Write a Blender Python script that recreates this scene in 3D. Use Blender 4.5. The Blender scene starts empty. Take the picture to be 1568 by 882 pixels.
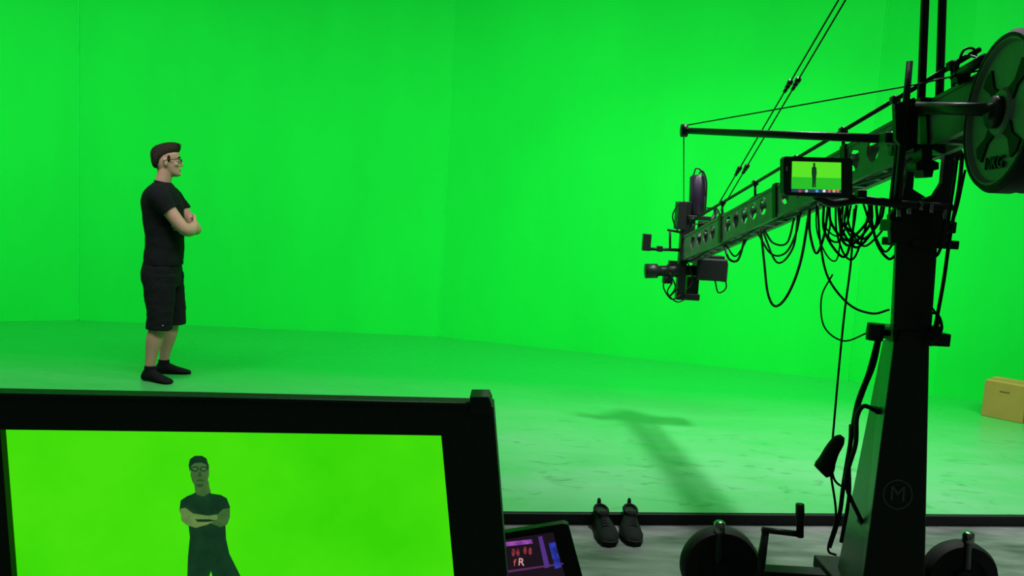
import bpy, bmesh, math, random
from mathutils import Vector, Matrix
random.seed(7)
scene = bpy.context.scene
scene.view_settings.view_transform = 'Standard'
scene.view_settings.look = 'None'

# ------------------------------------------------------------ camera
CAM = Vector((0, 0, 1.385)); FPX = 1155.0
p, r = math.radians(5.49), math.radians(3.3)
FWD = Vector((0, math.cos(p), -math.sin(p)))
R0 = Vector((1, 0, 0)); U0 = Vector((0, math.sin(p), math.cos(p)))
RT = R0*math.cos(r) + U0*math.sin(r)
UP = -R0*math.sin(r) + U0*math.cos(r)
cd = bpy.data.cameras.new('camera'); cam = bpy.data.objects.new('camera', cd)
scene.collection.objects.link(cam)
m = Matrix.Identity(4)
for i in range(3):
    m[i][0] = RT[i]; m[i][1] = UP[i]; m[i][2] = -FWD[i]; m[i][3] = CAM[i]
cam.matrix_world = m
cd.sensor_width = 36; cd.lens = 36*FPX/1600; cd.clip_start = 0.05
scene.camera = cam
K = 1600/1568.0
def ray(u, v):
    return FWD + RT*((u*K-800)/FPX) + UP*((450-v*K)/FPX)
def V(u, v, Y):          # image pixel cast from the camera out to an estimated depth Y
    d = ray(u, v); return CAM + d*(Y/d.y)
def G(u, v, z=0.0):      # image pixel cast from the camera onto a floor level
    d = ray(u, v); return CAM + d*((z-CAM.z)/d.z)
FL = -0.055              # studio floor level, stage deck is z=0

# ------------------------------------------------------------ materials
def mat(name, col, rough=0.5, metal=0.0, var=0.15, scale=8.0, bump=0.0, bscale=60.0, col2=None, spec=0.5, stretch=None):
    mt = bpy.data.materials.new(name); mt.use_nodes = True
    nt = mt.node_tree; b = nt.nodes['Principled BSDF']
    b.inputs['Roughness'].default_value = rough; b.inputs['Metallic'].default_value = metal
    b.inputs['Specular IOR Level'].default_value = spec
    tc = nt.nodes.new('ShaderNodeTexCoord'); src = tc.outputs['Object']
    if stretch:
        mp = nt.nodes.new('ShaderNodeMapping'); mp.inputs['Scale'].default_value = stretch
        nt.links.new(src, mp.inputs[0]); src = mp.outputs[0]
    n = nt.nodes.new('ShaderNodeTexNoise'); n.inputs['Scale'].default_value = scale; n.inputs['Detail'].default_value = 6
    nt.links.new(src, n.inputs['Vector'])
    cr = nt.nodes.new('ShaderNodeValToRGB')
    c2 = col2 if col2 else tuple(c*(1-var) for c in col)
    cr.color_ramp.elements[0].position = 0.3; cr.color_ramp.elements[1].position = 0.7
    cr.color_ramp.elements[0].color = (*c2, 1); cr.color_ramp.elements[1].color = (*col, 1)
    nt.links.new(n.outputs['Fac'], cr.inputs['Fac']); nt.links.new(cr.outputs['Color'], b.inputs['Base Color'])
    if bump > 0:
        n2 = nt.nodes.new('ShaderNodeTexNoise'); n2.inputs['Scale'].default_value = bscale
        nt.links.new(src, n2.inputs['Vector'])
        bp = nt.nodes.new('ShaderNodeBump'); bp.inputs['Strength'].default_value = bump; bp.inputs['Distance'].default_value = 0.01
        nt.links.new(n2.outputs['Fac'], bp.inputs['Height']); nt.links.new(bp.outputs['Normal'], b.inputs['Normal'])
    return mt
def emis(name, col, st=1.0, col2=None, scale=3.0):
    mt = bpy.data.materials.new(name); mt.use_nodes = True; nt = mt.node_tree
    b = nt.nodes['Principled BSDF']; b.inputs['Base Color'].default_value = (0.01, 0.01, 0.01, 1)
    b.inputs['Roughness'].default_value = 0.35
    b.inputs['Emission Strength'].default_value = st
    b.inputs['Emission Color'].default_value = (*col, 1)
    if col2:
        tc = nt.nodes.new('ShaderNodeTexCoord'); n = nt.nodes.new('ShaderNodeTexNoise'); n.inputs['Scale'].default_value = scale
        n.inputs['Detail'].default_value = 8; n.inputs['Roughness'].default_value = .6
        cr = nt.nodes.new('ShaderNodeValToRGB'); cr.color_ramp.elements[0].color = (*col, 1); cr.color_ramp.elements[1].color = (*col2, 1)
        cr.color_ramp.elements[0].position = .35; cr.color_ramp.elements[1].position = .65
        nt.links.new(tc.outputs['Object'], n.inputs['Vector']); nt.links.new(n.outputs['Fac'], cr.inputs['Fac'])
        nt.links.new(cr.outputs['Color'], b.inputs['Emission Color'])
    return mt
M_wall = mat('chroma_green_wall', (0.003, 0.74, 0.040), 0.75, var=0.07, scale=2.0, bump=0.35, bscale=9, spec=0.08, stretch=(1, 1, .35))
M_seam = mat('chroma_seam', (0.004, 0.84, 0.06), 0.8, spec=0.1)
M_black = mat('black_metal', (0.012, 0.015, 0.013), 0.42, 0.0, bump=0.05, spec=.35)
M_rubber = mat('black_rubber', (0.012, 0.014, 0.013), 0.7, spec=.3)
M_grey = mat('grey_aluminium', (0.19, 0.21, 0.20), 0.45, 0.4, var=.3)
M_col = mat('column_black_paint', (0.016, 0.022, 0.018), 0.5, bump=0.15, bscale=120, spec=.35)
M_col_lit = mat('column_side_lit', (0.06, 0.075, 0.065), 0.4, 0.2, bump=0.1)  # column paint made lighter: green reflection on the left face put into the colour
M_steel = mat('steel', (0.35, 0.36, 0.35), 0.25, 1.0)
M_cable = mat('cable_rubber', (0.010, 0.013, 0.011), 0.5, spec=.3)
M_bezel = mat('monitor_plastic', (0.022, 0.036, 0.028), 0.55, bump=0.1, bscale=200, spec=.35)
M_emblem = mat('emblem_paint', (0.11, 0.13, 0.12), 0.5)
M_plate = mat('weight_iron', (0.19, 0.22, 0.20), 0.5, 0.1, bump=0.1)
M_lid = mat('violet_housing', (0.03, 0.018, 0.045), 0.35)

# ------------------------------------------------------------ object helpers
def link(ob, parent=None):
    scene.collection.objects.link(ob)
    if parent:
        ob.parent = parent
        ob.matrix_parent_inverse = Matrix.Translation(-parent.location)
    return ob
def empty(name, loc):
    e = bpy.data.objects.new(name, None); e.location = loc; e.empty_display_size = 0.1
    scene.collection.objects.link(e); return e
def bm_obj(name, bm, mt, parent=None, smooth=True, bevel=0.0):
    bmesh.ops.recalc_face_normals(bm, faces=bm.faces)
    me = bpy.data.meshes.new(name); bm.to_mesh(me); bm.free()
    for f in me.polygons: f.use_smooth = smooth
    if isinstance(mt, (list, tuple)):
        for x in mt: me.materials.append(x)
    else: me.materials.append(mt)
    ob = bpy.data.objects.new(name, me); link(ob, parent)
    if bevel > 0:
        b = ob.modifiers.new('bev', 'BEVEL'); b.width = bevel; b.segments = 2; b.limit_method = 'ANGLE'
    return ob
def catmull(pts, n=6):
    if len(pts) < 3: return list(pts)
    out = []
    P = [2*pts[0]-pts[1]] + list(pts) + [2*pts[-1]-pts[-2]]
    for i in range(1, len(P)-2):
        a, b, c, d = P[i-1], P[i], P[i+1], P[i+2]
        for k in range(n):
            t = k/n
            out.append(0.5*((2*b)+(c-a)*t+(2*a-5*b+4*c-d)*t*t+(3*b-a-3*c+d)*t**3))
    out.append(pts[-1]); return out
def tube(bm, pts, rad, seg=14, ref=Vector((0, 0, 1)), n=1, cap=True):
    pts = [Vector(q) for q in pts]
    rad = [Vector((q, q, 0)) if not isinstance(q, (tuple, list)) else Vector((q[0], q[1], 0)) for q in rad]
    if n > 1:
        pts2 = catmull(pts, n); rad2 = catmull(rad, n); pts, rad = pts2, rad2
    rings = []; e1 = None
    for i, c in enumerate(pts):
        t = (pts[min(i+1, len(pts)-1)]-pts[max(i-1, 0)])
        if t.length < 1e-9: t = Vector((0, 0, 1))
        t.normalize()
        base = ref if e1 is None else e1
        e = base - t*base.dot(t)
        if e.length < 1e-3: e = t.orthogonal()
        e1 = e.normalized(); e2 = t.cross(e1)
        rings.append([bm.verts.new(c+e1*(rad[i].x*math.cos(2*math.pi*k/seg))+e2*(rad[i].y*math.sin(2*math.pi*k/seg))) for k in range(seg)])
    for a, b in zip(rings[:-1], rings[1:]):
        for k in range(seg): bm.faces.new((a[k], a[(k+1) % seg], b[(k+1) % seg], b[k]))
    if cap:
        bm.faces.new(rings[0]); bm.faces.new(rings[-1])
def tube_obj(name, pts, rad, mt, parent=None, n=1, seg=14):
    bm = bmesh.new()
    if not isinstance(rad, (list, tuple)): rad = [rad]*len(pts)
    tube(bm, pts, rad, seg=seg, n=n); return bm_obj(name, bm, mt, parent)
def box_bm(bm, c, s, rot=None):
    mm = Matrix.Translation(Vector(c)) @ (rot.to_4x4() if rot else Matrix.Identity(4)) @ Matrix.Diagonal((s[0], s[1], s[2], 1))
    bmesh.ops.create_cube(bm, size=1, matrix=mm)
def box(name, c, s, mt, parent=None, rot=None, bevel=0.004):
    bm = bmesh.new(); box_bm(bm, c, s, rot); return bm_obj(name, bm, mt, parent, False, bevel)
def pbox(name, u, v, w, h, Y, dy, mt, parent, bevel=0.005):
    s = K*Y/FPX; return box(name, V(u, v, Y), (w*s, dy, h*s), mt, parent, bevel=bevel)
def lathe(name, prof, M, mt, parent=None, seg=48):
    bm = bmesh.new(); rings = []
    for (rr, z) in prof:
        rings.append([bm.verts.new(M @ Vector((rr*math.cos(2*math.pi*k/seg), rr*math.sin(2*math.pi*k/seg), z))) for k in range(seg)])
    for a, b in zip(rings[:-1], rings[1:]):
        for k in range(seg): bm.faces.new((a[k], a[(k+1) % seg], b[(k+1) % seg], b[k]))
    bm.faces.new(rings[0]); bm.faces.new(rings[-1])
    ob = bm_obj(name, bm, mt, parent, True)
    md = ob.modifiers.new('es', 'EDGE_SPLIT'); md.split_angle = math.radians(35); return ob
def shape(name, poly, holes, M, th, mt, parent=None):
    cu = bpy.data.curves.new(name, 'CURVE'); cu.dimensions = '2D'; cu.fill_mode = 'BOTH'; cu.extrude = th/2
    for pl in [poly]+holes:
        sp = cu.splines.new('POLY'); sp.points.add(len(pl)-1)
        for i, q in enumerate(pl): sp.points[i].co = (q[0], q[1], 0, 1)
        sp.use_cyclic_u = True
    tmp = bpy.data.objects.new('tmp', cu); scene.collection.objects.link(tmp)
    dg = bpy.context.evaluated_depsgraph_get(); dg.update()
    me = bpy.data.meshes.new_from_object(tmp.evaluated_get(dg)); bpy.data.objects.remove(tmp)
    me.transform(M); me.materials.clear(); me.materials.append(mt); me.name = name
    ob = bpy.data.objects.new(name, me); link(ob, parent); return ob
MV = lambda Y: Matrix(((1, 0, 0, 0), (0, 0, -1, Y), (0, 1, 0, 0), (0, 0, 0, 1)))
def vp(pts, Y): return [((q := V(a, b, Y)).x, q.z) for a, b in pts]
def circ(cx, cy, rx, ry=None, n=24):
    ry = ry or rx; return [(cx+rx*math.cos(2*math.pi*k/n), cy+ry*math.sin(2*math.pi*k/n)) for k in range(n)]
def vplate(name, pts, Y, th, mt, parent, holes=()):
    return shape(name, vp(pts, Y), [vp(h, Y) for h in holes], MV(Y), th, mt, parent)
def cable(name, pts, rr, mt, parent, n=8):
    return tube_obj(name, [V(*q) for q in pts], rr, mt, parent, n=n, seg=8)
def apply_mods(ob):
    dg = bpy.context.evaluated_depsgraph_get(); dg.update()
    me = bpy.data.meshes.new_from_object(ob.evaluated_get(dg)); ob.modifiers.clear()
    ob.data = me; return ob
def remeshed(name, bm, mt, parent, vox, it=3, disp=0.0, dscale=0.03):
    ob = bm_obj(name, bm, mt, parent, True)
    md = ob.modifiers.new('r', 'REMESH'); md.mode = 'VOXEL'; md.voxel_size = vox; md.use_smooth_shade = True
    s = ob.modifiers.new('s', 'SMOOTH'); s.iterations = it; s.factor = 0.5
    if disp:
        tx = bpy.data.textures.new(name+'_tx', 'CLOUDS'); tx.noise_scale = dscale; tx.noise_depth = 3
        d = ob.modifiers.new('d', 'DISPLACE'); d.texture = tx; d.strength = disp; d.mid_level = 0.5; d.texture_coords = 'GLOBAL'
    apply_mods(ob)
    for f in ob.data.polygons: f.use_smooth = True
    return ob

# ------------------------------------------------------------ room shell
B = G(120, 490); C = G(672, 515.5); D = G(1300, 583); E = G(1428, 606)
q0 = G(0, 492); A = B + (q0-B).normalized()*6.5
F = G(1500, 612); F = E + (F-E).normalized()*5
H = 5.6
def wall(name, a, b):
    bm = bmesh.new(); n = (b-a).cross(Vector((0, 0, 1))).normalized()
    if n.dot(CAM-a) > 0: n = -n
    t = n*0.12
    vs = [bm.verts.new(x) for x in (a, b, b+t, a+t)] + [bm.verts.new(x+Vector((0, 0, H))) for x in (a, b, b+t, a+t)]
    for f in ((0, 1, 2, 3), (4, 5, 6, 7), (0, 1, 5, 4), (1, 2, 6, 5), (2, 3, 7, 6), (3, 0, 4, 7)): bm.faces.new([vs[i] for i in f])
    return bm_obj(name, bm, M_wall, None, False)
wall('wall_left', A, B); wall('wall_back', B, C); wall('wall_right', C, D); wall('wall_right_return', D, E); wall('wall_right_near', E, F)
ti = 0
for q, ww in ((B, .014), (C, .008), (D, .006)):
    ti += 1
    dirc = (CAM-q); dirc.z = 0; dirc.normalize()
    box('trim_%d' % ti, q+dirc*0.006+Vector((0, 0, H/2)), (ww, 0.006, H-0.02), M_seam, bevel=0)
# stage deck
eL = G(775, 783); eR = G(1568, 788); ed = (eR-eL).normalized()
SL = eL-ed*9; SR = eR+ed*3.5
def stage_mat():
    mt = bpy.data.materials.new('stage_green_paint'); mt.use_nodes = True; nt = mt.node_tree; b = nt.nodes['Principled BSDF']
    g = nt.nodes.new('ShaderNodeNewGeometry'); sep = nt.nodes.new('ShaderNodeSeparateXYZ'); nt.links.new(g.outputs['Position'], sep.inputs[0])
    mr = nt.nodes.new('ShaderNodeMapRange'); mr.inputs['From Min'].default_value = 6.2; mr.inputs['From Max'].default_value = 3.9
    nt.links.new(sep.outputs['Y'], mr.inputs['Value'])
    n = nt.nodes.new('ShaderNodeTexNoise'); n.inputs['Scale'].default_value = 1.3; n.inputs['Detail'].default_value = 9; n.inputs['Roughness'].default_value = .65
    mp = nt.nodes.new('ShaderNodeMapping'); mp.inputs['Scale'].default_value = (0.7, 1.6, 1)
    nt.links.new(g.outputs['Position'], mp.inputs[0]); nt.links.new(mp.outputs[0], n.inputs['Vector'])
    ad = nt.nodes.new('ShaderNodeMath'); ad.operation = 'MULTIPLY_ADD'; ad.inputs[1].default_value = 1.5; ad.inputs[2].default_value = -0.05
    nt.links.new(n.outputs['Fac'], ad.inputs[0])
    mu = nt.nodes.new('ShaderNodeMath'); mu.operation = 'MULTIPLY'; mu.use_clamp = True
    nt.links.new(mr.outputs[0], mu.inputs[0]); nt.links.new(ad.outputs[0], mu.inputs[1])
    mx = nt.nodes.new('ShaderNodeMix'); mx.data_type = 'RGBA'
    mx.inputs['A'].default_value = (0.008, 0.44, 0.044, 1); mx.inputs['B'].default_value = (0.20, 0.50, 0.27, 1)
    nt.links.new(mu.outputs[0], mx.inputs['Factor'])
    n3 = nt.nodes.new('ShaderNodeTexNoise'); n3.inputs['Scale'].default_value = 7; n3.inputs['Detail'].default_value = 8; n3.inputs['Distortion'].default_value = 1.2
    nt.links.new(mp.outputs[0], n3.inputs['Vector'])
    cr = nt.nodes.new('ShaderNodeValToRGB'); cr.color_ramp.elements[0].position = .28; cr.color_ramp.elements[0].color = (.6, .6, .6, 1)
    cr.color_ramp.elements[1].position = .42; cr.color_ramp.elements[1].color = (1, 1, 1, 1)
    nt.links.new(n3.outputs['Fac'], cr.inputs['Fac'])
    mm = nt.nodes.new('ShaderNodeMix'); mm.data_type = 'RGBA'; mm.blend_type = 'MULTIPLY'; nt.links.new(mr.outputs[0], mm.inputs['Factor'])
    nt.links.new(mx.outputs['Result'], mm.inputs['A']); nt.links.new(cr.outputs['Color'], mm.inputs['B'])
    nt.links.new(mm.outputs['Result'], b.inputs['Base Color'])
    rr = nt.nodes.new('ShaderNodeMapRange'); rr.inputs['To Min'].default_value = .20; rr.inputs['To Max'].default_value = .42
    nt.links.new(n.outputs['Fac'], rr.inputs['Value']); nt.links.new(rr.outputs[0], b.inputs['Roughness'])
    b.inputs['Specular IOR Level'].default_value = 0.55
    bp = nt.nodes.new('ShaderNodeBump'); bp.inputs['Strength'].default_value = .08; bp.inputs['Distance'].default_value = .01
    nt.links.new(n3.outputs['Fac'], bp.inputs['Height']); nt.links.new(bp.outputs['Normal'], b.inputs['Normal'])
    return mt
bm = bmesh.new()
loop = [SL, SR, F, E, D, C, B, A]
top = [bm.verts.new(Vector((q.x, q.y, 0))) for q in loop]; bot = [bm.verts.new(Vector((q.x, q.y, FL+0.001))) for q in loop]
bm.faces.new(top); bm.faces.new(bot)
for i in range(len(loop)):
    j = (i+1) % len(loop); bm.faces.new((top[i], top[j], bot[j], bot[i]))
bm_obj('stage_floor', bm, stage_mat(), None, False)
nrm = Vector((ed.y, -ed.x, 0))
cc = (SL+SR)/2 + nrm*0.012; L = (SR-SL).length
rz = Matrix.Rotation(math.atan2(ed.y, ed.x), 3, 'Z')
box('trim_stage_edge', Vector((cc.x, cc.y, FL/2)), (L, 0.02, 0.05), M_rubber, rot=rz, bevel=0.003)
M_conc = mat('concrete', (0.24, 0.27, 0.245), 0.5, var=.3, scale=5, bump=.25, bscale=30, col2=(0.05, 0.065, 0.055), stretch=(.6, 2, 1))
bm = bmesh.new(); bmesh.ops.create_grid(bm, x_segments=1, y_segments=1, size=1, matrix=Matrix.Translation((0, 3, FL)) @ Matrix.Diagonal((12, 9, 1, 1)))
bm_obj('floor', bm, M_conc, None, False)

# ------------------------------------------------------------ lights
def area(name, loc, tgt, sx, sy, e, col=(1, 1, 1), spread=180):
    l = bpy.data.lights.new(name, 'AREA'); l.shape = 'RECTANGLE'; l.size = sx; l.size_y = sy; l.energy = e; l.color = col
    l.spread = math.radians(spread)
    o = bpy.data.objects.new(name, l); scene.collection.objects.link(o); o.location = loc
    o.rotation_euler = (Vector(tgt)-Vector(loc)).to_track_quat('-Z', 'Y').to_euler()
area('softbox_left', (-4.2, 3.0, 4.9), (-6.3, 8.0, 0.4), 3, 1.0, 90, spread=100)
area('softbox_centre', (-0.5, 3.2, 4.9), (-0.6, 8.4, 0.4), 3.5, 1.0, 95, spread=100)
area('softbox_right', (3.2, 2.6, 4.9), (3.8, 7.0, 0.4), 3, 1.0, 76, spread=100)
area('overhead_lamp', (1.95, 4.6, 5.2), (1.75, 4.3, 0), 0.35, 0.35, 88, spread=110)
w = bpy.data.worlds.new('world'); scene.world = w; w.use_nodes = True
w.node_tree.nodes['Background'].inputs[0].default_value = (0.6, 1, 0.7, 1); w.node_tree.nodes['Background'].inputs[1].default_value = 0.07

# ------------------------------------------------------------ foreground production monitor
Y = 0.90
mon = empty('production_monitor', V(350, 830, Y))
outer = [(-58, 599), (300, 606), (722, 615.5), (756, 617), (792, 1062), (-22, 1062)]
inner = [(17, 651), (350, 655), (678, 660), (711, 1024), (46, 1024)]
o = vplate('bezel', outer, Y+0.02, 0.04, M_bezel, mon, holes=[inner])
vplate('back_shell', [(-52, 606), (750, 622), (785, 1056), (-18, 1056)], Y+0.055, 0.03, M_bezel, mon)
M_scr = emis('screen_green', (0.036, 0.66, 0.001), 1.0, (0.062, 0.74, 0.003), 5)
ysc = Y+0.008
vplate('screen', [(8, 643), (688, 652), (720, 1032), (36, 1032)], ysc+.006, 0.008, M_scr, mon)
vplate('corner_latch', [(721, 602), (749, 602), (753, 612), (754, 630), (722, 628)], Y+0.012, 0.04, M_bezel, mon)
vplate('rim_ridge', [(-55, 600), (300, 607), (722, 617), (722, 622), (300, 612), (-55, 605)], Y-0.003, 0.006, M_bezel, mon)
E_dark = emis('picture_shirt', (0.004, 0.026, 0.010), 1.0, (.007, .042, .014), 40); E_skin = emis('picture_skin', (0.055, 0.14, 0.035), 1.0, (.03, .10, .02), 50)
E_skin2 = emis('picture_skin_light', (0.15, 0.25, 0.07), 1.0, (.08, .19, .04), 50); E_sh = emis('picture_shade', (.022, .075, .015))
ys = ysc+0.001
vplate('picture_torso', [(277, 766), (286, 760), (296, 756), (300, 753), (318, 752), (324, 756), (338, 758), (347, 763), (352, 776), (352, 790), (345, 800), (346, 825), (351, 848), (360, 866), (372, 890), (372, 960), (350, 1020), (333, 1020), (332, 960), (328, 890), (323, 874), (318, 890), (314, 960), (312, 1020), (292, 1020), (288, 960), (287, 884), (288, 852), (291, 822), (289, 805), (279, 795), (275, 780)], ys, 0.001, E_dark, mon)
vplate('picture_neck', [(297, 738), (319, 736), (321, 748), (323, 753), (312, 760), (301, 757), (299, 752)], ys-0.001, 0.001, E_skin, mon)
vplate('picture_face', [(292, 712), (292, 728), (295, 738), (300, 745), (306, 747), (312, 745), (317, 738), (320, 728), (320, 712), (314, 705), (298, 705)], ys-0.002, 0.001, E_skin, mon)
vplate('picture_hair', [(291, 722), (289, 712), (291, 703), (298, 698), (309, 698), (316, 702), (319, 712), (319, 720), (316, 711), (308, 708), (298, 709), (293, 713)], ys-0.003, 0.001, E_dark, mon)
for q in (298.5, 312): vplate('picture_glasses', circ(q, 718, 6, 4, 14), ys-0.003, 0.001, E_dark, mon, holes=[circ(q, 718, 4.6, 2.6, 14)])
vplate('picture_mouth', [(301, 735), (306, 733.5), (312, 735), (312, 737), (301, 737)], ys-0.003, 0.001, E_sh, mon)
vplate('picture_nose', [(305, 722), (307, 722), (309, 730), (303, 730)], ys-0.003, 0.001, E_sh, mon)
vplate('picture_chin', [(300, 741), (313, 741), (309, 746), (303, 746)], ys-0.003, 0.001, E_sh, mon)
vplate('picture_arm_lower', [(276, 779), (284, 778), (296, 787), (318, 790), (332, 788), (333, 795), (318, 803), (300, 808), (286, 804), (278, 797)], ys-0.003, 0.001, E_skin2, mon)
vplate('picture_arm_upper', [(352, 778), (341, 780), (330, 791), (312, 789), (296, 786), (300, 794), (320, 800), (338, 807), (348, 803), (352, 792)], ys-0.002, 0.001, E_skin, mon)
vplate('picture_arm_shadow', [(299, 795), (320, 795), (331, 797), (318, 799), (303, 799)], ys-0.0035, 0.001, E_dark, mon)
vm = V(370, 1000, Y+0.10)
tube_obj('stand_pole', [(vm.x, vm.y+0.0, FL+0.03), (vm.x, vm.y, vm.z+0.12)], 0.017, M_black, mon)
box('mount_block', (vm.x, vm.y-0.018, vm.z+0.08), (0.12, 0.03, 0.12), M_black, mon)
for a in (90, 210, 330):
    t = math.radians(a); tube_obj('stand_leg', [(vm.x, vm.y, FL+0.16), (vm.x+0.36*math.cos(t), vm.y+0.36*math.sin(t), FL+0.013)], 0.012, M_black, mon)

# ------------------------------------------------------------ small tablet on a stand
Y = 1.25
tb = empty('tablet', V(830, 860, Y))
vplate('case', [(745, 818), (862, 799), (870, 801), (894, 890), (906, 935), (902, 940), (770, 965)], Y, 0.015, M_black, tb)
Yt = Y-0.0085
vplate('screen', [(762, 828), (847, 815), (866, 885), (876, 925), (782, 945)], Yt, 0.001, emis('tablet_dark', (0.010, 0.005, 0.010)), tb)
vplate('picture_purple', [(768, 831), (814, 826), (816, 832), (770, 837)], Yt-.001, 0.001, emis('tablet_purple', (0.36, 0.08, 0.45), 1, (.16, .03, .26), 90), tb)
vplate('picture_violet', [(824, 822), (830, 821), (842, 868), (834, 870)], Yt-.001, 0.001, emis('tablet_violet', (0.08, 0.03, 0.22)), tb)
vplate('picture_blue', [(840, 832), (850, 830), (860, 868), (850, 871)], Yt-.001, 0.001, emis('tablet_blue', (0.03, 0.05, 0.50), 1, (.01, .015, .14), 80), tb)
E_fig = emis('tablet_red', (0.34, 0.04, 0.05), 1, (.08, .01, .02), 200)
for i, (a, b) in enumerate(((812, 844), (804, 843), (793, 846), (786, 846))):
    vplate('picture_figure_%d' % i, circ(a, b, 2.6, 6, 10), Yt-.001, 0.001, E_fig, tb)
vplate('picture_stripe', [(775, 874), (862, 862), (863, 864), (776, 877)], Yt-.001, 0.001, emis('tablet_magenta', (0.10, 0.02, 0.10)), tb)
def text(name, s, loc, size, M, mt, parent, ext=0.0005):
    cu = bpy.data.curves.new(name, 'FONT'); cu.body = s; cu.size = size; cu.extrude = ext; cu.align_x = 'CENTER'; cu.align_y = 'CENTER'
    o = bpy.data.objects.new(name, cu); scene.collection.objects.link(o)
    dg = bpy.context.evaluated_depsgraph_get(); dg.update()
    me = bpy.data.meshes.new_from_object(o.evaluated_get(dg)); bpy.data.objects.remove(o)
    me.transform(Matrix.Translation(loc) @ M); me.materials.clear(); me.materials.append(mt)
    return link(bpy.data.objects.new(name, me), parent)
text('picture_lettering', 'R', V(798, 861, Yt-.002), 0.019, MV(0), emis('tablet_letters', (0.7, 0.35, 0.35)), tb)
text('picture_lettering_b', 'f', V(788, 862, Yt-.002), 0.017, MV(0), emis('tablet_letters_b', (0.5, 0.08, 0.08)), tb)
vt = V(835, 930, Y+0.03)
tube_obj('stand_pole', [(vt.x, vt.y, FL+.02), (vt.x, vt.y, vt.z)], 0.012, M_black, tb)
box('mount_block', (vt.x, Y+0.018, vt.z), (.05, .02, .05), M_black, tb)
box('stand_base', (vt.x, vt.y, FL+0.011), (.28, .28, .02), M_black, tb)

# ------------------------------------------------------------ camera crane
cr = empty('camera_crane', V(1352, 960, 2.65))
A0 = V(1056, 382, 5.05); A1 = V(1490, 170, 2.45)
ax = (A1-A0); LA = ax.length; ax.normalize()
nn = (Vector((0, 0, 1)) - ax*ax.z).normalized(); ss = ax.cross(nn)
MA = Matrix.Identity(4)
for i in range(3): MA[i][0] = ax[i]; MA[i][1] = nn[i]; MA[i][2] = ss[i]; MA[i][3] = A0[i]
def arm(x, y, z=0): return MA @ Vector((x, y, z))
hh = 0.074; end = LA+0.2
poly = [(0, -hh*.75), (0.15, -hh), (end, -hh), (end, hh), (0.15, hh), (0, hh*.75)]
holes = []
for s0, n_, sp in ((0.22, 4, .115), (0.80, 5, .115), (1.50, 4, .125), (LA-0.72, 4, .13)):
    for k in range(n_): holes.append(circ(s0+k*sp, 0.008, .040, .046))
shape('arm_plate_left', poly, holes, MA @ Matrix.Translation((0, 0, 0.055)), 0.006, M_grey, cr)
shape('arm_plate_right', poly, holes, MA @ Matrix.Translation((0, 0, -0.055)), 0.006, M_grey, cr)
bm = bmesh.new(); R3 = MA.to_3x3()
for y in (-hh, hh):
    for z in (-.048, .048): box_bm(bm, arm(end/2, y*1.0, z), (end, .014, .026), R3)
x = 0.05
while x < end:
    box_bm(bm, arm(x, -hh, 0), (.02, .012, .1), R3); box_bm(bm, arm(x+.05, hh, 0), (.02, .012, .1), R3); x += 0.115
bm_obj('arm_flanges', bm, M_grey, cr, False)
bm = bmesh.new()
for x in (0.02, 0.70, 1.40, 2.02, LA-.15):
    box_bm(bm, arm(x, 0, .062), (.035, 2*hh+.02, .012), R3)
    box_bm(bm, arm(x, hh+.01, 0), (.035, .012, .13), R3)
bm_obj('arm_joint_plates', bm, M_black, cr, False)
bm = bmesh.new()
tube(bm, [arm(0.15, hh+.085, .05), arm(LA+.1, hh+.085, .05)], [.0085, .0085])
for x in (0.2, .7, 1.15, 1.6, 2.0, 2.35, LA-.02):
    tube(bm, [arm(x, hh-.01, .05), arm(x, hh+.085, .05)], [.007, .007])
    box_bm(bm, arm(x, hh+.085, .05), (.03, .025, .025), R3)
bm_obj('arm_handrail', bm, M_black, cr, True)
tube_obj('arm_underside_cable', [arm(x, -hh-.012-.01*math.sin(x*9), .03) for x in [i*.12 for i in range(int(LA/.12))]], .007, M_cable, cr, n=3, seg=8)
tube_obj('arm_top_cable', [arm(x, hh+.02+.012*math.sin(x*13), .02) for x in [i*.1 for i in range(2, int(LA/.1))]], .006, M_cable, cr, n=3, seg=8)

# pivot / yoke
Yp = 2.56
vplate('yoke_plate_near', [(1362, 372), (1360, 330), (1374, 312), (1380, 300), (1383, 285), (1392, 298), (1410, 305), (1428, 299), (1440, 280), (1444, 238), (1458, 236), (1458, 290), (1452, 320), (1452, 345), (1436, 372)], Yp, 0.02, M_black, cr)
vplate('yoke_plate_far', [(1366, 372), (1366, 325), (1382, 300), (1390, 240), (1400, 240), (1396, 290), (1420, 305), (1440, 290), (1452, 236), (1462, 236), (1458, 300), (1448, 372)], Yp+.19, 0.02, M_black, cr)
tube_obj('mast_bar_a', [V(1374, 308, 2.50), V(1393, 94, 2.50)], [.013, .010], M_black, cr)
tube_obj('mast_bar_b', [V(1366, 306, 2.62), V(1382, 160, 2.62)], [.010, .010], M_black, cr)
tube_obj('cross_bar', [V(1300, 303, 2.45), V(1378, 313, 2.5), V(1456, 318, 2.52)], .014, M_black, cr)
for i, (u0, u1) in enumerate(((1418, 1410), (1442, 1438))):
    tube_obj('mast_rod_%d' % i, [V(u0+9, -260, 2.62), V(u1, 165, 2.62)], .0135, M_black, cr)
box('mast_head', V(1440, -255, 2.62), (.14, .06, .05), M_black, cr)
pbox('mast_block', 1424, 165, 44, 26, 2.60, .06, M_black, cr)
vplate('clamp_plate', [(1368, 160), (1398, 150), (1404, 175), (1402, 225), (1386, 232), (1370, 215)], 2.50, .02, M_black, cr)
vplate('pivot_cap', [(1392, 235), (1404, 228), (1404, 246), (1395, 250), (1396, 262), (1406, 262), (1408, 272), (1420, 272), (1422, 262), (1430, 260), (1430, 250), (1420, 246), (1420, 230), (1432, 236), (1440, 236), (1440, 222), (1392, 222)], 2.52, .06, M_black, cr)
bm = bmesh.new()
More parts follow.
